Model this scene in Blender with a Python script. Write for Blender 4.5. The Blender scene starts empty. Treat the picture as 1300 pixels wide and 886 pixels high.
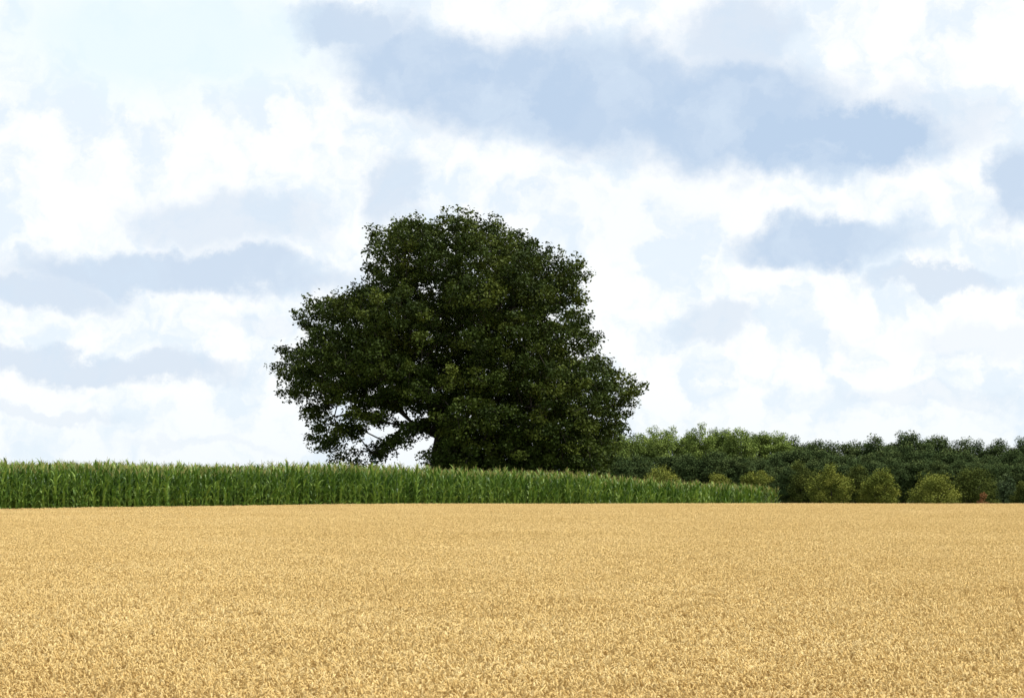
import bpy, math, random
import numpy as np
from mathutils import Vector

R = math.radians
rng = np.random.default_rng(7)
C = bpy.context.scene.collection
CZ = 2.69            # camera height
F = 3000.0           # focal length in photo pixels (1300 wide)
HY = 630.0           # photo row of the horizon

# ------------------------------------------------------------------ helpers
_ty = np.arange(-400, 6001, 1.0)
_tz = np.interp(_ty, [-400, 0, 60, 100, 115, 125, 132, 140, 147, 155, 170, 200, 260, 330, 600, 6000],
                [0, 0, .723, 1.205, 1.37, 1.47, 1.46, 1.22, .85, .47, -.05, -.6, -1.0, -1.2, -1.5, -1.5])
_k = np.exp(-0.5 * (np.arange(-12, 13) / 3.5) ** 2); _k /= _k.sum()
_tzs = np.convolve(np.pad(_tz, 12, mode='edge'), _k, mode='valid')
def ground_z(y):
    return np.interp(y, _ty, _tzs)

def tag(o, label=None, cat=None, group=None, kind=None):
    if label: o['label'] = label
    if cat: o['category'] = cat
    if group: o['group'] = group
    if kind: o['kind'] = kind
    return o

def empty(name, loc, rz=0.0, scale=(1, 1, 1)):
    o = bpy.data.objects.new(name, None); C.objects.link(o)
    o.location = loc; o.rotation_euler = (0, 0, rz); o.scale = scale
    o.empty_display_size = 0.3
    return o

def quad_mesh(name, V, tint, mats, midx=None, smooth=False):
    V = np.asarray(V, dtype=np.float32).reshape(-1, 4, 3)
    n = len(V)
    me = bpy.data.meshes.new(name)
    me.vertices.add(4 * n)
    me.vertices.foreach_set('co', V.reshape(-1))
    me.loops.add(4 * n)
    me.loops.foreach_set('vertex_index', np.arange(4 * n, dtype=np.int32))
    me.polygons.add(n)
    me.polygons.foreach_set('loop_start', np.arange(n, dtype=np.int32) * 4)
    if midx is not None:
        me.polygons.foreach_set('material_index', np.asarray(midx, dtype=np.int32))
    me.update(calc_edges=True)
    a = me.attributes.new('tint', 'FLOAT', 'FACE')
    a.data.foreach_set('value', np.asarray(tint, dtype=np.float32))
    for m in mats: me.materials.append(m)
    return me

def mesh_obj(name, me, parent=None, link=True):
    o = bpy.data.objects.new(name, me)
    if link: C.objects.link(o)
    if parent: o.parent = parent
    return o

def unit(v):
    return v / np.maximum(np.linalg.norm(v, axis=-1, keepdims=True), 1e-9)

def leaves(rg, P, size, up=0.5, aspect=0.62):
    n = len(P)
    nn = rg.normal(size=(n, 3)); nn = unit(nn); nn[:, 2] += up; nn = unit(nn)
    t = unit(np.cross(nn, rg.normal(size=(n, 3))))
    b = np.cross(nn, t)
    L = (size * rg.uniform(.65, 1.3, n))[:, None]
    W = L * aspect
    q = np.stack([P - t * L * .5, P + b * W * .5 + t * L * .08 + nn * W * .12,
                  P + t * L * .5, P - b * W * .5 + t * L * .08 + nn * W * .12], axis=1)
    return q

def tubes(P0, P1, r0, r1, sides=6):
    P0, P1 = np.asarray(P0, float), np.asarray(P1, float)
    d = unit(P1 - P0)
    ref = np.where(np.abs(d[:, 2:3]) > .9, np.array([[1., 0, 0]]), np.array([[0, 0, 1.]]))
    u = unit(np.cross(d, ref)); w = np.cross(d, u)
    out = []
    for k in range(sides):
        a, b = 2 * math.pi * k / sides, 2 * math.pi * (k + 1) / sides
        ca, sa, cb, sb = math.cos(a), math.sin(a), math.cos(b), math.sin(b)
        da, db = u * ca + w * sa, u * cb + w * sb
        R0, R1 = np.asarray(r0)[:, None], np.asarray(r1)[:, None]
        out.append(np.stack([P0 + da * R0, P0 + db * R0, P1 + db * R1, P1 + da * R1], axis=1))
    return np.concatenate(out)

# ------------------------------------------------------------------ materials
def nodes_of(m):
    m.use_nodes = True
    nt = m.node_tree; nt.nodes.clear()
    return nt, nt.nodes, nt.links

def ramp(N, stops):
    r = N.new('ShaderNodeValToRGB')
    e = r.color_ramp.elements
    while len(e) < len(stops): e.new(0.5)
    for el, (p, c) in zip(e, stops):
        el.position = p; el.color = (*c, 1)
    return r

def foliage_mat(name, stops, trans=.22, rough=.5, nscale=.35, spec=.3, namount=.5):
    m = bpy.data.materials.new(name); nt, N, L = nodes_of(m)
    out = N.new('ShaderNodeOutputMaterial')
    at = N.new('ShaderNodeAttribute'); at.attribute_name = 'tint'
    geo = N.new('ShaderNodeNewGeometry')
    no = N.new('ShaderNodeTexNoise'); no.inputs['Scale'].default_value = nscale; no.inputs['Detail'].default_value = 2
    L.new(geo.outputs['Position'], no.inputs['Vector'])
    mx = N.new('ShaderNodeMix'); mx.data_type = 'FLOAT'; mx.inputs[0].default_value = namount
    L.new(at.outputs['Fac'], mx.inputs[2]); L.new(no.outputs['Fac'], mx.inputs[3])
    rp = ramp(N, stops); L.new(mx.outputs[0], rp.inputs[0])
    if spec > 0:
        pb = N.new('ShaderNodeBsdfPrincipled')
        pb.inputs['Roughness'].default_value = rough
        pb.inputs['Specular IOR Level'].default_value = spec
        L.new(rp.outputs[0], pb.inputs['Base Color'])
    else:
        pb = N.new('ShaderNodeBsdfDiffuse'); L.new(rp.outputs[0], pb.inputs['Color'])
    if trans > 0:
        tr = N.new('ShaderNodeBsdfTranslucent'); L.new(rp.outputs[0], tr.inputs['Color'])
        ms = N.new('ShaderNodeMixShader'); ms.inputs[0].default_value = trans
        L.new(pb.outputs[0], ms.inputs[1]); L.new(tr.outputs[0], ms.inputs[2])
        L.new(ms.outputs[0], out.inputs[0])
    else:
        L.new(pb.outputs[0], out.inputs[0])
    return m

def bark_mat(name, c0, c1):
    m = bpy.data.materials.new(name); nt, N, L = nodes_of(m)
    out = N.new('ShaderNodeOutputMaterial'); pb = N.new('ShaderNodeBsdfPrincipled')
    tc = N.new('ShaderNodeTexCoord'); mp = N.new('ShaderNodeMapping'); mp.inputs['Scale'].default_value = (6, 6, 1.2)
    no = N.new('ShaderNodeTexNoise'); no.inputs['Scale'].default_value = 2.0; no.inputs['Detail'].default_value = 5
    L.new(tc.outputs['Object'], mp.inputs[0]); L.new(mp.outputs[0], no.inputs['Vector'])
    rp = ramp(N, [(.3, c0), (.7, c1)]); L.new(no.outputs['Fac'], rp.inputs[0])
    bp = N.new('ShaderNodeBump'); bp.inputs['Strength'].default_value = .6; bp.inputs['Distance'].default_value = .05
    L.new(no.outputs['Fac'], bp.inputs['Height']); L.new(bp.outputs[0], pb.inputs['Normal'])
    L.new(rp.outputs[0], pb.inputs['Base Color']); pb.inputs['Roughness'].default_value = .9
    L.new(pb.outputs[0], out.inputs[0])
    return m

M_oak = foliage_mat('oak_leaves', [(.25, (.018, .031, .005)), (.5, (.038, .060, .009)), (.78, (.098, .124, .019))], trans=.12, spec=.10, rough=.6)
M_bark = bark_mat('dark_bark', (.02, .016, .012), (.06, .05, .04))
M_round = foliage_mat('olive_leaves', [(.2, (.085, .112, .024)), (.5, (.165, .185, .038)), (.8, (.27, .272, .055))], trans=.05, nscale=.5, spec=0)
M_round2 = foliage_mat('deep_olive_leaves', [(.2, (.046, .064, .018)), (.5, (.080, .100, .025)), (.8, (.14, .155, .036))], trans=.05, nscale=.5, spec=0)
M_blue = foliage_mat('bluish_leaves', [(.2, (.06, .085, .04)), (.5, (.08, .115, .055)), (.8, (.12, .155, .07))], trans=.1, nscale=.4, spec=0)
M_wood_light = foliage_mat('light_wood_leaves', [(.2, (.11, .16, .042)), (.5, (.18, .24, .060)), (.8, (.26, .325, .082))], trans=.06, nscale=.12, spec=0)
M_wood_dark = foliage_mat('dark_wood_leaves', [(.2, (.042, .069, .026)), (.5, (.068, .099, .037)), (.8, (.115, .145, .050))], trans=.06, nscale=.12, spec=0)
M_haze = foliage_mat('haze_tinted_leaves', [(.2, (.12, .17, .17)), (.5, (.16, .22, .21)), (.8, (.20, .27, .24))], trans=.1, nscale=.1, spec=0)  # distance haze mixed into the leaf colour as a pale blue-green tint
M_rust = foliage_mat('rust_leaves', [(.2, (.16, .08, .035)), (.5, (.27, .14, .06)), (.8, (.38, .22, .11))], trans=.1, nscale=.8, spec=0)
M_corn = foliage_mat('maize_leaf', [(.1, (.045, .102, .014)), (.5, (.115, .212, .026)), (.9, (.28, .40, .070))], trans=.24, rough=.48, spec=.3, nscale=.5, namount=.3)
M_tassel = foliage_mat('maize_tassel', [(.1, (.22, .24, .07)), (.9, (.44, .40, .15))], trans=0, nscale=2, spec=0)
M_ear = foliage_mat('wheat_ear', [(.1, (.50, .335, .125)), (.5, (.715, .52, .218)), (.9, (.88, .715, .38))], trans=0, nscale=.22, namount=.36, spec=0)
M_straw = foliage_mat('wheat_straw', [(.1, (.52, .37, .145)), (.9, (.78, .59, .27))], trans=0, nscale=.3, namount=.3, spec=0)

# ground: straw-brown soil, green weeds further away
M_ground = bpy.data.materials.new('soil'); nt, N, L = nodes_of(M_ground)
out = N.new('ShaderNodeOutputMaterial'); pb = N.new('ShaderNodeBsdfPrincipled'); pb.inputs['Roughness'].default_value = .95
geo = N.new('ShaderNodeNewGeometry')
n1 = N.new('ShaderNodeTexNoise'); n1.inputs['Scale'].default_value = 9; n1.inputs['Detail'].default_value = 5
n2 = N.new('ShaderNodeTexNoise'); n2.inputs['Scale'].default_value = .25; n2.inputs['Detail'].default_value = 4
L.new(geo.outputs['Position'], n1.inputs['Vector']); L.new(geo.outputs['Position'], n2.inputs['Vector'])
r1 = ramp(N, [(.3, (.22, .145, .06)), (.7, (.46, .33, .14))]); L.new(n1.outputs['Fac'], r1.inputs[0])
r2 = ramp(N, [(.3, (.05, .075, .02)), (.7, (.12, .13, .04))]); L.new(n2.outputs['Fac'], r2.inputs[0])
sx = N.new('ShaderNodeSeparateXYZ'); L.new(geo.outputs['Position'], sx.inputs[0])
mr = N.new('ShaderNodeMapRange'); mr.inputs[1].default_value = 150; mr.inputs[2].default_value = 165
L.new(sx.outputs['Y'], mr.inputs[0])
mx = N.new('ShaderNodeMix'); mx.data_type = 'RGBA'
L.new(mr.outputs[0], mx.inputs[0]); L.new(r1.outputs[0], mx.inputs[6]); L.new(r2.outputs[0], mx.inputs[7])
L.new(mx.outputs[2], pb.inputs['Base Color']); L.new(pb.outputs[0], out.inputs[0])

# ------------------------------------------------------------------ ground sheet
ys = np.concatenate([np.arange(-300, 0, 50), np.arange(0, 260, 2.5), np.arange(260, 700, 20), np.arange(700, 6001, 400)])
xs = np.concatenate([np.arange(-4000, -200, 400), np.arange(-200, 201, 10), np.arange(400, 4001, 400)])
vx, vy = np.meshgrid(xs, ys)
vz = ground_z(vy)
verts = np.stack([vx, vy, vz], -1).reshape(-1, 3).tolist()
nx = len(xs); faces = [(j * nx + i, j * nx + i + 1, (j + 1) * nx + i + 1, (j + 1) * nx + i)
                       for j in range(len(ys) - 1) for i in range(nx - 1)]
me = bpy.data.meshes.new('ground'); me.from_pydata(verts, [], faces)
for p in me.polygons: p.use_smooth = True
me.materials.append(M_ground)
tag(mesh_obj('ground', me), 'gently rising field soil that falls away beyond the crest', 'ground', kind='structure')

# ------------------------------------------------------------------ instanced crops (stuff)
def scatter(name, pts, rot, scl, idx, sources):
    me = bpy.data.meshes.new(name)
    me.vertices.add(len(pts)); me.vertices.foreach_set('co', np.asarray(pts, np.float32).reshape(-1))
    a = me.attributes.new('rotv', 'FLOAT_VECTOR', 'POINT'); a.data.foreach_set('vector', np.asarray(rot, np.float32).reshape(-1))
    a = me.attributes.new('sclv', 'FLOAT_VECTOR', 'POINT'); a.data.foreach_set('vector', np.asarray(scl, np.float32).reshape(-1))
    a = me.attributes.new('pick', 'INT', 'POINT'); a.data.foreach_set('value', np.asarray(idx, np.int32))
    o = mesh_obj(name, me)
    g = bpy.data.node_groups.new(name + '_nodes', 'GeometryNodeTree')
    g.interface.new_socket('Geometry', in_out='INPUT', socket_type='NodeSocketGeometry')
    g.interface.new_socket('Geometry', in_out='OUTPUT', socket_type='NodeSocketGeometry')
    N, L = g.nodes, g.links
    gi = N.new('NodeGroupInput'); go = N.new('NodeGroupOutput')
    iop = N.new('GeometryNodeInstanceOnPoints'); jn = N.new('GeometryNodeJoinGeometry')
    for s in sources:
        oi = N.new('GeometryNodeObjectInfo'); oi.transform_space = 'ORIGINAL'
        oi.inputs['Object'].default_value = s; oi.inputs['As Instance'].default_value = True
        L.new(oi.outputs['Geometry'], jn.inputs[0])
    def na(nm, ty):
        a = N.new('GeometryNodeInputNamedAttribute'); a.data_type = ty; a.inputs['Name'].default_value = nm
        return a.outputs['Attribute']
    er = N.new('FunctionNodeEulerToRotation'); L.new(na('rotv', 'FLOAT_VECTOR'), er.inputs[0])
    L.new(gi.outputs[0], iop.inputs['Points']); L.new(jn.outputs[0], iop.inputs['Instance'])
    iop.inputs['Pick Instance'].default_value = True
    L.new(na('pick', 'INT'), iop.inputs['Instance Index'])
    L.new(er.outputs[0], iop.inputs['Rotation']); L.new(na('sclv', 'FLOAT_VECTOR'), iop.inputs['Scale'])
    L.new(iop.outputs[0], go.inputs[0])
    md = o.modifiers.new('scatter', 'NODES'); md.node_group = g
    return o

def wheat_patch(k):
    rg = np.random.default_rng(100 + k)
    n = 490
    Q, T, MI = [], [], []
    prof = [.002, .0070, .0062, .0077, .0066, .0070, .0052, .001]
    for i in range(n):
        x, y = rg.uniform(-.55, .55, 2)
        h = .775 + rg.normal() * .024
        az = rg.uniform(0, 2 * math.pi)
        d = np.array([math.cos(az), math.sin(az), 0.])
        lean = rg.uniform(.0, .045)
        base = np.array([x, y, .25]); top = np.array([x, y, h]) + d * lean
        side = np.array([-d[1], d[0], 0.])
        t0 = rg.random()
        for s in (side, d):
            Q.append([base - s * .0018, base + s * .0018, top + s * .0016, top - s * .0016]); T.append(t0 * .6); MI.append(1)
        ln = rg.uniform(.045, .068); bend = abs(rg.normal(0, 1.5)); th = math.pi / 2 - rg.uniform(0, .7)
        p = top.copy(); pts = [p.copy()]; dirs = []
        seg = len(prof) - 1
        for s in range(seg):
            dd = d * math.cos(th) + np.array([0, 0, 1.]) * math.sin(th)
            p = p + dd * ln / seg; pts.append(p.copy()); dirs.append(dd); th -= bend / seg
        dirs.append(dirs[-1]); te = rg.random()
        rings = []
        for s, (pp, dd) in enumerate(zip(pts, dirs)):
            nrm = np.cross(side, dd); r = prof[s]
            off = math.pi / 4 * (s % 2)
            rings.append([pp + (side * math.cos(off + q * math.pi / 2) + nrm * math.sin(off + q * math.pi / 2)) * r for q in range(4)])
        for s in range(seg):
            for q in range(4):
                Q.append([rings[s][q], rings[s][(q + 1) % 4], rings[s + 1][(q + 1) % 4], rings[s + 1][q]])
                T.append(min(1, max(0, te * .65 + .35 * rg.random()))); MI.append(0)
        if rg.random() < .12:
            hz = rg.uniform(.45, .68); az2 = rg.uniform(0, 6.28); e = np.array([math.cos(az2), math.sin(az2), 0]); f = np.array([-e[1], e[0], 0])
            p = base + (top - base) * ((hz - .25) / (h - .25)); th = 1.0; w = .005
            for s in range(3):
                p2 = p + (e * math.cos(th) + np.array([0, 0, 1.]) * math.sin(th)) * .05; w2 = w * .65
                Q.append([p - f * w, p + f * w, p2 + f * w2, p2 - f * w2]); T.append(rg.random()); MI.append(1)
                p, w, th = p2, w2, th - .9
    me = quad_mesh('wheat_patch', Q, T, [M_ear, M_straw], MI)
    return bpy.data.objects.new('wheat_patch', me)

A = np.array([-23.4, 108.]); B = np.array([17.3, 155.])
def front_y(x): return A[1] + (x - A[0]) * (B[1] - A[1]) / (B[0] - A[0])

wsrc = [wheat_patch(k) for k in range(5)]
gp = []
yy = 13.0
while yy < 150:
    w = .24 * yy + 7
    for xx in np.arange(-w, w, 1.0):
        jx, jy = rng.uniform(-.12, .12, 2)
        X, Y = xx + jx, yy + jy
        lim = front_y(X) - 1.0 if X < 17.5 else 149
        if Y < lim: gp.append((X, Y))
    yy += 1.0
gp = np.array(gp)
und = .5 * np.sin(gp[:, 0] * .31 + gp[:, 1] * .13) + .5 * np.sin(gp[:, 1] * .37 - gp[:, 0] * .17 + 1)
pts = np.column_stack([gp, ground_z(gp[:, 1])])
rot = np.zeros((len(gp), 3)); rot[:, 2] = rng.integers(0, 4, len(gp)) * math.pi / 2 + rng.uniform(-.35, .35, len(gp))
sz = 1 + .02 * und + rng.uniform(-.010, .010, len(gp))
scl = np.column_stack([np.ones(len(gp)), np.ones(len(gp)), sz])
o = scatter('wheat_field', pts, rot, scl, rng.integers(0, 5, len(gp)), wsrc)
tag(o, 'ripe golden wheat field filling the whole foreground', 'wheat', kind='stuff')

def maize_plant(k):
    rg = np.random.default_rng(300 + k)
    Q, T, MI = [], [], []
    H = rg.uniform(2.2, 2.5)
    st = tubes([[0, 0, 0], [0, 0, H * .5]], [[0, 0, H * .5], [.01, 0, H]], [.018, .015], [.015, .008], 5)
    for q in st: Q.append(q); T.append(.75); MI.append(0)
    plane = rg.uniform(0, math.pi)
    nl = 12
    for i in range(nl):
        z0 = .45 + (H - .50) * i / (nl - 1)
        az = plane + (i % 2) * math.pi + rg.normal() * .35
        e = np.array([math.cos(az), math.sin(az), 0]); f = np.array([-e[1], e[0], 0])
        upness = i / (nl - 1)
        th = R(68 + 12 * upness + rg.normal() * 6)
        bend = R(rg.uniform(100, 170)) * (1 - .45 * upness)
        ln = rg.uniform(.7, .92) * (1 - .36 * upness ** 2)
        seg = 7; p = np.array([0, 0, z0]); t0 = rg.random()
        ws = [.026, .044, .050, .048, .042, .031, .018, .002]
        for s in range(seg):
            p2 = p + (e * math.cos(th) + np.array([0, 0, 1.]) * math.sin(th)) * ln / seg
            tw = rg.normal() * .008
            Q.append([p - f * ws[s], p + f * ws[s], p2 + f * ws[s + 1] + [0, 0, tw], p2 - f * ws[s + 1] - [0, 0, tw]])
            T.append(t0 + rg.uniform(-.08, .08)); MI.append(0)
            p = p2; th -= bend / seg * (.5 + 1.0 * s / seg)
    P0, P1, r0, r1 = [], [], [], []
    P0.append([.01, 0, H]); P1.append([.02, 0, H + .42]); r0.append(.009); r1.append(.006)
    for i in range(7):
        a = rg.uniform(0, 6.28); z = H + rg.uniform(.05, .22); ll = rg.uniform(.12, .22); e = rg.uniform(.6, 1.2)
        P0.append([.01, 0, z]); P1.append([.01 + math.cos(a) * ll * math.cos(e), math.sin(a) * ll * math.cos(e), z + ll * math.sin(e)]); r0.append(.007); r1.append(.004)
    for q in tubes(P0, P1, r0, r1, 3): Q.append(q); T.append(rg.random()); MI.append(1)
    for q in tubes([[0, 0, 1.05], [.05, .02, 1.2]], [[.05, .02, 1.2], [.075, .03, 1.32]], [.02, .03], [.03, .008], 6):
        Q.append(q); T.append(.8); MI.append(0)
    me = quad_mesh('maize_plant', Q, T, [M_corn, M_tassel], MI)
    return bpy.data.objects.new('maize_plant', me)

TX, TY = -4.55, 155.0       # oak position
msrc = [maize_plant(k) for k in range(8)]
fd = (B - A) / np.linalg.norm(B - A); nd = np.array([-fd[1], fd[0]])
Lf = np.linalg.norm(B - A)
mp_ = []
for r in range(40):
    off = r * .74
    for s in np.arange(-24, Lf + .1, .19 if r < 6 else .27):
        if s > Lf - r * .45: continue
        p = A + fd * (s + rng.uniform(-.06, .06)) + nd * (off + rng.uniform(-.10, .10))
        if (p[0] - TX) ** 2 + (p[1] - TY) ** 2 < 4.5: continue
        if abs(p[0]) > .24 * p[1] + 8: continue
        mp_.append(p)
mp_ = np.array(mp_)
pts = np.column_stack([mp_, ground_z(mp_[:, 1])])
n = len(pts)
rot = np.column_stack([rng.normal(0, .035, n), rng.normal(0, .035, n), rng.uniform(0, 6.28, n)])
s = rng.normal(1.03, .04, n) + .02 * np.sin(mp_[:, 0] * .5)
o = scatter('maize_field', pts, rot, np.column_stack([s, s, s]), rng.integers(0, 8, n), msrc)
tag(o, 'tall green maize crop standing behind the wheat', 'maize', kind='stuff')

# ------------------------------------------------------------------ the big oak
PXM = F / TY
base_z = float(ground_z(TY))
prof = [(282, 512, 594), (287, 490, 618), (293, 472, 642), (303, 468, 672), (315, 472, 700), (326, 470, 722), (338, 466, 740), (355, 466, 746),
        (372, 458, 744), (384, 404, 744), (396, 384, 744), (406, 376, 746), (420, 392, 750), (434, 378, 758), (450, 358, 764), (468, 350, 780),
        (484, 354, 802), (500, 362, 817), (514, 372, 810), (530, 382, 790), (547, 386, 796), (560, 396, 784), (575, 416, 780), (592, 430, 780), (604, 735, 780)]
zloc = lambda y: CZ + (HY - y) / PXM - base_z
pz = np.array([zloc(p[0]) for p in prof])[::-1]
pl = np.array([(p[1] - 562) / PXM for p in prof])[::-1]
pr = np.array([(p[2] - 562) / PXM for p in prof])[::-1]
rg = np.random.default_rng(21)

def poisson(c, sp):
    cell, outp = {}, []
    for q in c:
        k = (int(q[0] // sp), int(q[1] // sp), int(q[2] // sp)); good = True
        for i in (-1, 0, 1):
            for j in (-1, 0, 1):
                for l in (-1, 0, 1):
                    for o_ in cell.get((k[0] + i, k[1] + j, k[2] + l), ()):
                        if (o_[0] - q[0]) ** 2 + (o_[1] - q[1]) ** 2 + (o_[2] - q[2]) ** 2 < sp * sp: good = False; break
                    if not good: break
                if not good: break
            if not good: break
        if good: cell.setdefault(k, []).append(q); outp.append(q)
    return np.array(outp)

def inside(c, inset):
    zl = np.interp(c[:, 2], pz, pl) + inset; zr = np.interp(c[:, 2], pz, pr) - inset
    cx = (zl + zr) / 2; ax = np.maximum((zr - zl) / 2, .3)
    hb = np.interp(c[:, 2], [4, 7, 11, 16, 19, 20.6], [9, 10, 10.2, 9, 7.5, 5]) + .45 - inset
    return ((np.abs(c[:, 0] - cx) / ax) ** 2.4 + (np.abs(c[:, 1]) / np.maximum(hb, .5)) ** 2.4) ** (1 / 2.4)

tips = [(354, 474), (366, 504), (384, 542), (402, 570), (430, 584), (378, 408), (404, 388), (434, 388), (368, 452), (470, 300), (470, 330), (502, 289), (522, 285), (545, 283), (565, 283), (590, 286), (622, 294), (645, 300), (668, 308), (702, 325), (720, 334),
        (736, 342), (748, 372), (744, 408), (756, 436), (770, 465), (798, 484), (815, 501), (800, 540), (782, 566), (764, 596), (742, 588), (700, 588), (660, 584), (472, 580), (505, 570), (456, 308), (620, 587), (460, 368), (805, 512)]
tm = []
for (tx, ty) in tips:
    v = np.array([570 - tx, 430 - ty], float); v /= np.linalg.norm(v)
    qx, qy = tx + v[0] * 14, ty + v[1] * 11
    for k in range(2):
        tm.append([(qx - 562) / PXM, rg.uniform(-3.5, 3.5) if k else rg.uniform(-1.5, 1.5), zloc(qy)])
tm = np.array(tm)
cand = np.column_stack([rg.uniform(-11.5, 14, 16000), rg.uniform(-10.5, 10.5, 16000), rg.uniform(pz[0] + .4, pz[-1] - .8, 16000)])
rr = inside(cand, 1.35)
cand = cand[(rr < 1) & (rr > .25)]
masses = poisson(cand, 2.2)
mrad = rg.uniform(1.15, 2.0, len(masses))
nm = len(masses)
masses = np.concatenate([masses, tm]); mrad = np.concatenate([mrad, rg.uniform(.75, 1.15, len(tm))])
cand = np.column_stack([rg.uniform(-11.8, 14, 150000), rg.uniform(-11, 11, 150000), rg.uniform(pz[0], pz[-1], 150000)])
rr = inside(cand, .1)
cand = cand[rr < 1]; rr = rr[rr < 1]
rr2 = inside(cand, .5)
dm = np.full(len(cand), 9.0); dt = np.full(len(cand), 9.0)
for k, (m_, r_) in enumerate(zip(masses, mrad)):
    d_ = np.sqrt(((cand[:, 0] - m_[0]) ** 2 + (cand[:, 1] - m_[1]) ** 2) / r_ ** 2 + ((cand[:, 2] - m_[2]) / (r_ * .68)) ** 2)
    if k < nm: dm = np.minimum(dm, d_)
    else: dt = np.minimum(dt, d_)
ypx = HY - (cand[:, 2] + base_z - CZ) * PXM; xpx = 562 + cand[:, 0] * PXM
rnd = rg.random(len(cand))
keep = ((dm < 1.02) & (rr2 < 1)) | (dt < 1.0) | ((rnd < .008) & (rr2 < 1))
keep &= ~((rr < .45) & (rnd < .6))
keepl = np.ones(len(cand))
keepl[(ypx > 480) & (xpx < 570)] = .58
keepl[(ypx > 515) & (xpx > 415) & (xpx < 560)] = .36
keepl[(ypx > 550) & (xpx > 435) & (xpx < 548)] = .20
keepl[(ypx > 576) & (xpx < 545)] = .08
keepl[(dt < .9) & (xpx < 470)] = 1.0
nse = np.sin(cand[:, 0] * 1.5 + 1 + .25 * cand[:, 1]) * np.sin(cand[:, 2] * 2.1 + cand[:, 1] * .2) * .5 + .5
keep &= (nse * .75 + rg.random(len(cand)) * .25 < keepl) | (keepl > .99)
skirt = (ypx > 545) & (ypx < 592) & (xpx > 560) & (xpx < 765) & (np.abs(cand[:, 1]) < 8) & (rnd < .30)
nodes = poisson(cand[keep | skirt], .90)
print('oak clumps', len(nodes), 'masses', len(masses))
# skeleton: a tall stout bole, limbs spring from it inside the foliage
SK = [np.array([0, 0, -.3]), np.array([.0, 0, 1.5]), np.array([.08, .05, 3.2]), np.array([.02, 0, 4.6]), np.array([.1, .05, 5.8]), np.array([.25, 0, 7.2])]
PA = [-1, 0, 1, 2, 3, 4]; LB = [0] * 6; PL = [0, 1, 2, 3, 4, 5]
targets = [(-8.5, -1, 8.8), (-6.5, 3.5, 12), (-7, -4.5, 7.0), (-3.0, -2, 16.5), (1.0, 1.5, 17.3), (5.2, -2, 15), (8.2, 2, 10.5), (10.2, -1.5, 7.4), (6, -6, 8), (5, 6.5, 8.5), (-2.5, 7, 9.5), (-1, -7.5, 9)]
for li, t in enumerate(targets, 1):
    t = np.array(t, float); prev = 5 if t[2] > 11 else (4 if li % 2 else 3)
    st = np.array(SK[prev])
    n = int(np.linalg.norm(t - st) / .7)
    hd = math.hypot(t[0], t[1])
    ph = rg.uniform(0, 6, 3)
    for s in range(1, n + 1):
        u = s / n
        p = st + (t - st) * u
        p[2] += (math.sin(u * math.pi) * .9) * (1 if hd > 4 else 0)
        p += .3 * np.sin(u * 7 + ph) * min(1, 3 * u)
        SK.append(p); PA.append(prev); LB.append(li); PL.append(PL[prev] + .7); prev = len(SK) - 1
order = np.argsort(np.linalg.norm(nodes - np.array([0, 0, 6.0]), axis=1))
pos = np.zeros((len(SK) + len(nodes), 3)); pos[:len(SK)] = SK
plen = np.zeros(len(pos)); plen[:len(SK)] = PL
cnt = len(SK)
for i in order:
    c = nodes[i]
    d = np.linalg.norm(pos[6:cnt] - c, axis=1)
    cost = d + .16 * plen[6:cnt]
    j = int(np.argmin(cost)) + 6
    pos[cnt] = c; PA.append(j); LB.append(LB[j]); plen[cnt] = plen[j] + np.linalg.norm(pos[j] - c); cnt += 1
desc = np.ones(cnt)
for i in range(cnt - 1, 0, -1):
    desc[PA[i]] += desc[i]
rad = .0115 * desc ** .5
oak = empty('oak_tree', (TX, TY, base_z))
tag(oak, 'large dark green spreading oak tree standing in the maize field', 'tree')
PA = np.array(PA); LB = np.array(LB)
trp = [[0, 0, -.4], [0, 0, .4], [.0, 0, 1.5], [.08, .05, 3.2], [.02, 0, 4.6], [.1, .05, 5.8], [.25, 0, 7.3]]
trr = [1.4, 1.0, .84, .78, .80, .68, .42]
V = tubes(trp[:-1], trp[1:], trr[:-1], trr[1:], 16)
mesh_obj('trunk', quad_mesh('trunk', V, np.full(len(V), .5), [M_bark]), oak)
for li in range(1, len(targets) + 1):
    ii = np.array([i for i in range(6, cnt) if LB[i] == li])
    r0 = np.minimum(rad[PA[ii]], rad[ii] * 1.35); V = tubes(pos[PA[ii]], pos[ii], r0, rad[ii], 6)
    mesh_obj('limb', quad_mesh('limb', V, np.full(len(V), .5), [M_bark]), oak)
nl = 108
cr = rg.uniform(.48, .80, len(nodes))
tone = np.clip(.5 + .26 * rg.normal(size=len(nodes)), 0, 1)
u = unit(rg.normal(size=(len(nodes), nl, 3))) * (rg.random((len(nodes), nl, 1)) ** .42)
u[..., 2] *= .62
P = nodes[:, None, :] + u * cr[:, None, None]
P = P.reshape(-1, 3)
# short leafy sprigs around the clumps
m = int(len(nodes) * 1.6)
bi = rg.integers(0, len(nodes), m)
outw = unit(nodes[bi] - np.array([0, 0, 9.0]) + rg.normal(size=(m, 3)) * 3.5)
sc_ = nodes[bi] + outw * (cr[bi] * rg.uniform(.7, 1.25, m))[:, None]
Ps = (sc_[:, None, :] + rg.normal(size=(m, 15, 3)) * .15).reshape(-1, 3)
tt = np.clip(np.concatenate([np.repeat(tone, nl), np.repeat(tone[bi], 15)]) * .82 + rg.random(len(P) + len(Ps)) * .18, 0, 1)
P = np.concatenate([P, Ps])
mesh_obj('crown', quad_mesh('crown', leaves(rg, P, .20, 1.0, .67), tt, [M_oak]), oak)

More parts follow.
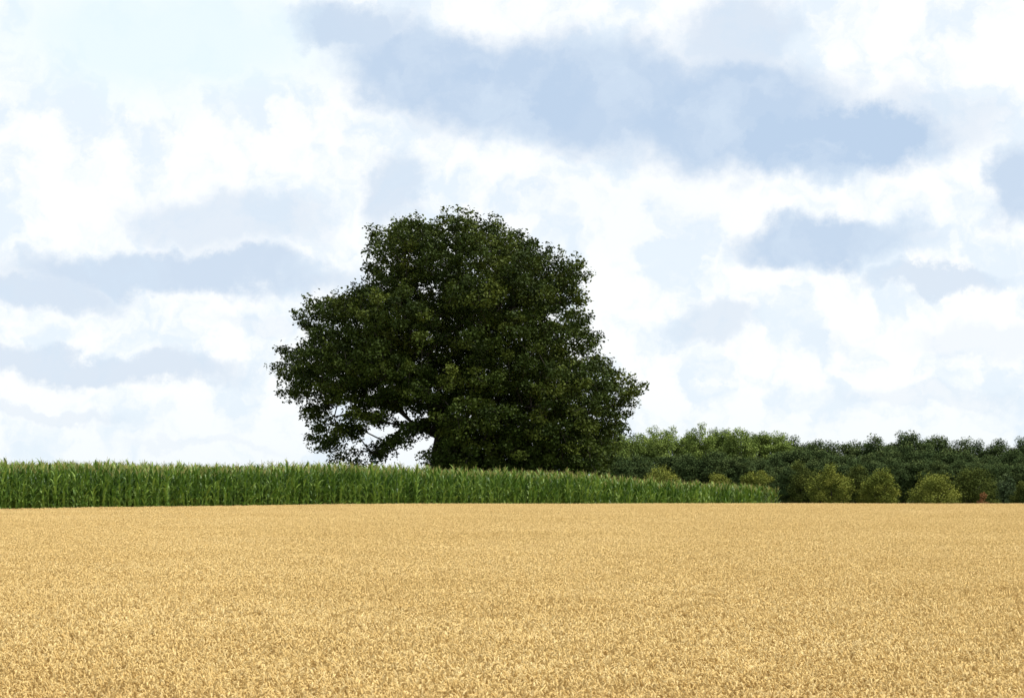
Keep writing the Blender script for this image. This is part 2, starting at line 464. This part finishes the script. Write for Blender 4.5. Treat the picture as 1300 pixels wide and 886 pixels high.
# ------------------------------------------------------------------ smaller and farther trees
def tree_meshes(seed, W, H, z0, kind, mat, nc, nl, ls, crf=.12, wobble=.13):
    """crown of leaf clumps and a forked trunk, base at the origin"""
    rg = np.random.default_rng(seed)
    d = unit(rg.normal(size=(nc, 3)))
    r = rg.random(nc) ** .30
    ch = (H - z0) / 2
    wob = 1 + wobble * np.sin(d[:, 0] * 4 + seed) * np.sin(d[:, 2] * 5 + seed * 2) + .03 * rg.normal(size=nc)
    P = d * (r * wob)[:, None]
    t = (P[:, 2] + 1) / 2
    if kind == 'poplar': wd = .86 + .24 * np.sin(np.clip(t, 0, 1) * math.pi)
    elif kind == 'cone': wd = 1.35 - .95 * t
    else: wd = np.where(P[:, 2] < 0, 1.05, 1.05 - .15 * P[:, 2])
    cr = W * crf
    P = P * np.column_stack([wd * (W / 2 - cr * .6), wd * (W / 2 - cr * .6), np.full(nc, ch - cr * .5)])
    P[:, 2] += z0 + ch
    u = unit(rg.normal(size=(nc, nl, 3))) * rg.random((nc, nl, 1)) ** .45
    u[..., 2] *= .75
    rad = cr * rg.uniform(.8, 1.25, nc)
    Q = (P[:, None, :] + u * rad[:, None, None]).reshape(-1, 3)
    tone = np.clip(.5 + .28 * rg.normal(size=nc), 0, 1)
    tt = np.clip(np.repeat(tone, nl) * .85 + .15 * rg.random(len(Q)), 0, 1)
    crown = quad_mesh('crown', leaves(rg, Q, ls, 1.2, .82), tt, [mat])
    tw = W * .045
    top = z0 + ch * 1.1
    P0 = [[0, 0, -.4], [0, 0, z0 * .6 + .2]]; P1 = [[0, 0, z0 * .6 + .2], [.05 * W * .2, 0, top]]; r0 = [tw * 1.3, tw]; r1 = [tw, tw * .35]
    for i in range(7):
        a = i * 2.4 + seed; zz = z0 * .7 + .2 + i * ch * .12
        P0.append([0, 0, zz]); P1.append([math.cos(a) * W * .32, math.sin(a) * W * .32, zz + ch * .6]); r0.append(tw * .6); r1.append(tw * .15)
    V = tubes(P0, P1, r0, r1, 7)
    return crown, quad_mesh('trunk', V, np.full(len(V), .5), [M_bark])

def place(name, px, d, meshes, scale, rz, label, group=None, dx=0):
    x = (px - 650) / F * d
    t = empty(name, (x, d, float(ground_z(d))), rz, scale)
    tag(t, label, 'tree', group)
    mesh_obj('trunk', meshes[1], t); mesh_obj('crown', meshes[0], t)
    return t

rounds = [
    (812, 864, 588, 345, 'a', 'low olive bush tree peeping over the maize beside the oak'),
    (895, 931, 593, 345, 'a', 'small round olive tree just behind the maize, second from the oak'),
    (942, 982, 592, 340, 'a', 'round olive tree rising behind the right tip of the maize'),
    (1000, 1042, 588, 342, 'b', 'dark round tree nearest the right end of the maize, leftmost of the roadside clump'),
    (1027, 1080, 594, 328, 'a', 'broad lighter olive round tree overlapping the dark leftmost roadside tree'),
    (1070, 1110, 588, 338, 'b', 'dark round tree in the middle of the roadside clump, half hidden on its right'),
    (1090, 1139, 594, 328, 'a', 'olive round tree at the right end of the roadside clump, beside a gap'),
    (1153, 1215, 598, 330, 'a', 'widest low round olive tree standing alone after the gap'),
    (1205, 1264, 591, 338, 'b', 'tall dark olive tree touching the widest low one, left of the rust red bush'),
    (1284, 1318, 611, 325, 'b', 'dark round tree cut off by the right edge of the photo'),
]
for i, (l, r, top, d, k, lab) in enumerate(rounds):
    gz = float(ground_z(d)); H = CZ + (HY - top) / F * d - gz
    W = (r - l) / F * d * 1.12
    ms = tree_meshes(500 + i, W, H, .9, 'round', M_round if k == 'a' else M_round2, 130, 130, .18, .15, .24)
    place('round_tree', (l + r) / 2, d, ms, (1, 1, 1), 0, lab)
d = 360; H = CZ + (HY - 602) / F * d - float(ground_z(d))
place('leafy_tree', 1277, d, tree_meshes(540, 30 / F * d, H, .6, 'round', M_blue, 180, 50, .22), (1, 1, 1), 0,
      'bluish green tree behind the rust red bush near the right edge')
d = 318; H = CZ + (HY - 622) / F * d - float(ground_z(d))
t = place('rusty_bush', 1247, d, tree_meshes(541, 22 / F * d, H, .3, 'cone', M_rust, 90, 34, .18), (1, 1, 1), 0,
          'small rust red bush between round trees near the right edge')
t['category'] = 'bush'
d = 700; H = CZ + (HY - 573) / F * d - float(ground_z(d))
place('poplar_tree', 474, d, tree_meshes(542, 15 / F * d, H, 1.5, 'poplar', M_haze, 160, 40, .4), (1, 1, 1), 0,
      'tiny far off hazy poplar under the left side of the oak')

top_px = [600, 640, 700, 740, 780, 800, 850, 900, 950, 985, 1005, 1050, 1100, 1130, 1170, 1210, 1250, 1300, 1500]
top_y = [590, 583, 574, 562, 550, 545, 543, 542, 541, 545, 556, 558, 556, 550, 551, 554, 559, 555, 556]
wl = [tree_meshes(600 + i, 10, 20, 2, 'poplar', M_wood_light, 210, 110, .34, .13) for i in range(4)]
wd_ = [tree_meshes(620 + i, 12.5, 20, 2, 'round', M_wood_dark, 240, 120, .36, .13) for i in range(5)]
wh = [tree_meshes(640 + i, 11, 20, 2, 'round', M_haze, 180, 36, .5) for i in range(2)]
rg = np.random.default_rng(77)
def wood_row(p0, p1, d, step, meshes, name, lab, group, toprow=None, drop=0, wide=1.0):
    px = p0
    while px < p1:
        ty = (np.interp(px, top_px, top_y) if toprow is None else toprow) + drop + rg.normal() * 1.8
        dd = d + rg.uniform(-7, 7)
        H = CZ + (HY - ty) / F * dd - float(ground_z(dd))
        s = H / 20
        sw = wide * rg.uniform(.85, 1.2)
        place(name, px, dd, meshes[int(rg.integers(len(meshes)))], (sw, sw, s), rg.uniform(0, 6.28), lab, group)
        px += step * rg.uniform(.75, 1.25)
wood_row(775, 1002, 640, 16, wl, 'broadleaf_tree', 'light green tree along the left skyline of the distant wood', 'light green trees of the distant wood')
wood_row(785, 1012, 610, 23, wd_, 'broadleaf_tree', 'dark lower tree in front of the light green wood edge', 'dark trees before the light wood edge', toprow=578)
wood_row(1004, 1350, 650, 23, wd_, 'broadleaf_tree', 'dark green tree on the right skyline of the distant wood', 'dark trees on the right skyline', drop=0)
wood_row(1010, 1350, 620, 26, wd_, 'broadleaf_tree', 'dark tree halfway down the edge of the distant wood', 'dark trees on the wood edge', drop=14)
wood_row(1010, 1350, 590, 26, wd_, 'broadleaf_tree', 'low dark tree at the foot of the distant wood', 'low dark trees at the foot of the wood', drop=29, wide=.9)
wood_row(625, 790, 800, 24, wh, 'broadleaf_tree', 'pale hazy far tree glimpsed beneath the oak crown', 'hazy far trees under the oak', drop=0)

# ------------------------------------------------------------------ world: Nishita sky with procedural clouds
SUN_EL, SUN_AZ = 53, 98
w = bpy.data.worlds.new('World'); bpy.context.scene.world = w; w.use_nodes = True
nt = w.node_tree; N, L = nt.nodes, nt.links; N.clear()
def mth(op, a, b=None, clamp=False):
    n = N.new('ShaderNodeMath'); n.operation = op; n.use_clamp = clamp
    for i, s in enumerate((a, b)):
        if s is None: continue
        if isinstance(s, (int, float)): n.inputs[i].default_value = s
        else: L.new(s, n.inputs[i])
    return n.outputs[0]
def vm(op, a, b=None):
    n = N.new('ShaderNodeVectorMath'); n.operation = op
    for i, s in enumerate((a, b)):
        if s is None: continue
        if isinstance(s, tuple): n.inputs[i].default_value = s
        else: L.new(s, n.inputs[i])
    return n
def noise(v, sc, det=5, rough=.5, color=False):
    n = N.new('ShaderNodeTexNoise'); n.inputs['Scale'].default_value = sc; n.inputs['Detail'].default_value = det
    n.inputs['Roughness'].default_value = rough; L.new(v, n.inputs['Vector'])
    return n.outputs['Color'] if color else n.outputs['Fac']
def mrange(v, a, b, c=0., d=1., smooth=True):
    n = N.new('ShaderNodeMapRange'); n.interpolation_type = 'SMOOTHSTEP' if smooth else 'LINEAR'
    L.new(v, n.inputs[0])
    for i, x in enumerate((a, b, c, d)): n.inputs[i + 1].default_value = x
    return n.outputs[0]
def mixc(f, a, b):
    n = N.new('ShaderNodeMix'); n.data_type = 'RGBA'; n.clamp_factor = True
    if isinstance(f, float): n.inputs[0].default_value = f
    else: L.new(f, n.inputs[0])
    for i, c in ((6, a), (7, b)):
        if isinstance(c, tuple): n.inputs[i].default_value = (*c, 1)
        else: L.new(c, n.inputs[i])
    return n.outputs[2]
tc = N.new('ShaderNodeTexCoord'); nv = vm('NORMALIZE', tc.outputs['Generated']).outputs[0]
sp_ = N.new('ShaderNodeSeparateXYZ'); L.new(nv, sp_.inputs[0])
az = mth('MULTIPLY', mth('ARCTAN2', sp_.outputs[0], sp_.outputs[1]), 30.0)
el = mth('MULTIPLY', mth('ARCSINE', sp_.outputs[2]), 30.0)
cb = N.new('ShaderNodeCombineXYZ'); L.new(az, cb.inputs[0]); L.new(el, cb.inputs[1])
p0 = cb.outputs[0]
d1 = vm('MULTIPLY', vm('SUBTRACT', noise(p0, 1.0, 7, .63, True), (.5, .5, .5)).outputs[0], (1.4, 1.15, 0)).outputs[0]
p = vm('ADD', p0, d1).outputs[0]
ell = [(450, 42, 90, 40, .75), (540, 90, 140, 62, .88), (650, 120, 170, 74, .9), (780, 125, 210, 85, .88), (920, 145, 190, 85, .9), (1060, 185, 180, 55, 1.0), (940, 45, 90, 60, .6), (1170, 165, 130, 55, .45),
       (1045, 312, 140, 36, .85), (1185, 358, 110, 20, .6), (1285, 250, 52, 58, .8), (905, 415, 72, 32, .5), (1240, 430, 110, 34, .3), (1180, 505, 170, 18, .3), (1060, 430, 60, 18, .2),
       (290, 280, 160, 48, .5), (230, 345, 260, 34, .75), (50, 375, 130, 30, .65), (130, 468, 230, 26, .6), (500, 240, 48, 56, .6), (350, 405, 110, 16, .3), (760, 270, 220, 60, .16), (60, 530, 140, 14, .35), (260, 560, 120, 10, .25)]
acc = None
for (cx_, cy_, rx, ry, st) in ell:
    q = vm('SUBTRACT', p, ((cx_ - 650) / 100, (HY - cy_) / 100, 0)).outputs[0]
    q = vm('MULTIPLY', q, (100 / rx, 100 / ry, 0)).outputs[0]
    ln = vm('LENGTH', q).outputs['Value']
    mk = mrange(ln, .5, 1.22, st, 0.)
    if acc is None: acc = mk
    else:
        n_ = N.new('ShaderNodeMath'); n_.operation = 'SMOOTH_MAX'; L.new(acc, n_.inputs[0]); L.new(mk, n_.inputs[1]); n_.inputs[2].default_value = .2
        acc = n_.outputs[0]
gen = mrange(noise(p, .35, 3, .55), .48, .68, 0, .7)
outside = mrange(mth('ABSOLUTE', az), 7.5, 10, 0, 1)
above = mrange(el, 7, 9, 0, 1)
gen = mth('MULTIPLY', gen, mth('MAXIMUM', outside, above))
acc = mth('MAXIMUM', acc, gen)
puff = noise(p, 1.15, 7, .58)
acc = mth('MULTIPLY', acc, mrange(puff, .30, .56, .70, 1.06))
sky = N.new('ShaderNodeTexSky'); sky.sky_type = 'NISHITA'; sky.sun_disc = False
sky.sun_elevation = R(SUN_EL); sky.sun_rotation = R(SUN_AZ); sky.air_density = 1.0; sky.dust_density = .6
skyc = vm('MULTIPLY', sky.outputs[0], (.1, .1, .1)).outputs[0]
white = mixc(mrange(puff, .37, .55), (.88, .965, 1.04), (1.12, 1.12, 1.10))
tl = vm('LENGTH', vm('MULTIPLY', vm('SUBTRACT', p, (-4.4, 5.7, 0)).outputs[0], (1 / 2.6, 1 / .9, 0)).outputs[0]).outputs['Value']
white = mixc(mrange(tl, .3, 1.3, .8, 0), white, (.89, 1.03, 1.08))
white = mixc(mrange(el, 0, 1.8, .4, 0), white, (.84, .95, 1.02))
cloud = mixc(acc, white, (.53, .67, .86))
final = mixc(.96, skyc, cloud)
bg = N.new('ShaderNodeBackground'); bg.inputs['Strength'].default_value = 1.0
L.new(final, bg.inputs[0]); wo = N.new('ShaderNodeOutputWorld'); L.new(bg.outputs[0], wo.inputs[0])

# ------------------------------------------------------------------ sun
sd = Vector((math.sin(R(SUN_AZ)) * math.cos(R(SUN_EL)), math.cos(R(SUN_AZ)) * math.cos(R(SUN_EL)), math.sin(R(SUN_EL))))
sl = bpy.data.lights.new('sun', 'SUN'); sl.energy = 4.4; sl.angle = R(.6); sl.color = (1, .95, .86)
so = bpy.data.objects.new('sun', sl); C.objects.link(so); so.rotation_euler = sd.to_track_quat('Z', 'Y').to_euler()
so.location = (30, 40, 60)

# ------------------------------------------------------------------ camera
cam = bpy.data.cameras.new('camera'); cam.sensor_width = 36; cam.lens = F / 1300 * 36
cam.clip_start = .5; cam.clip_end = 20000
cam.dof.use_dof = True; cam.dof.focus_distance = 150; cam.dof.aperture_fstop = 8
co = bpy.data.objects.new('camera', cam); C.objects.link(co)
co.location = (0, 0, CZ); co.rotation_euler = (R(90) + math.atan((HY - 443) / F), 0, 0)
sc = bpy.context.scene
sc.camera = co
sc.view_settings.view_transform = 'Standard'; sc.view_settings.look = 'None'; sc.view_settings.exposure = 0
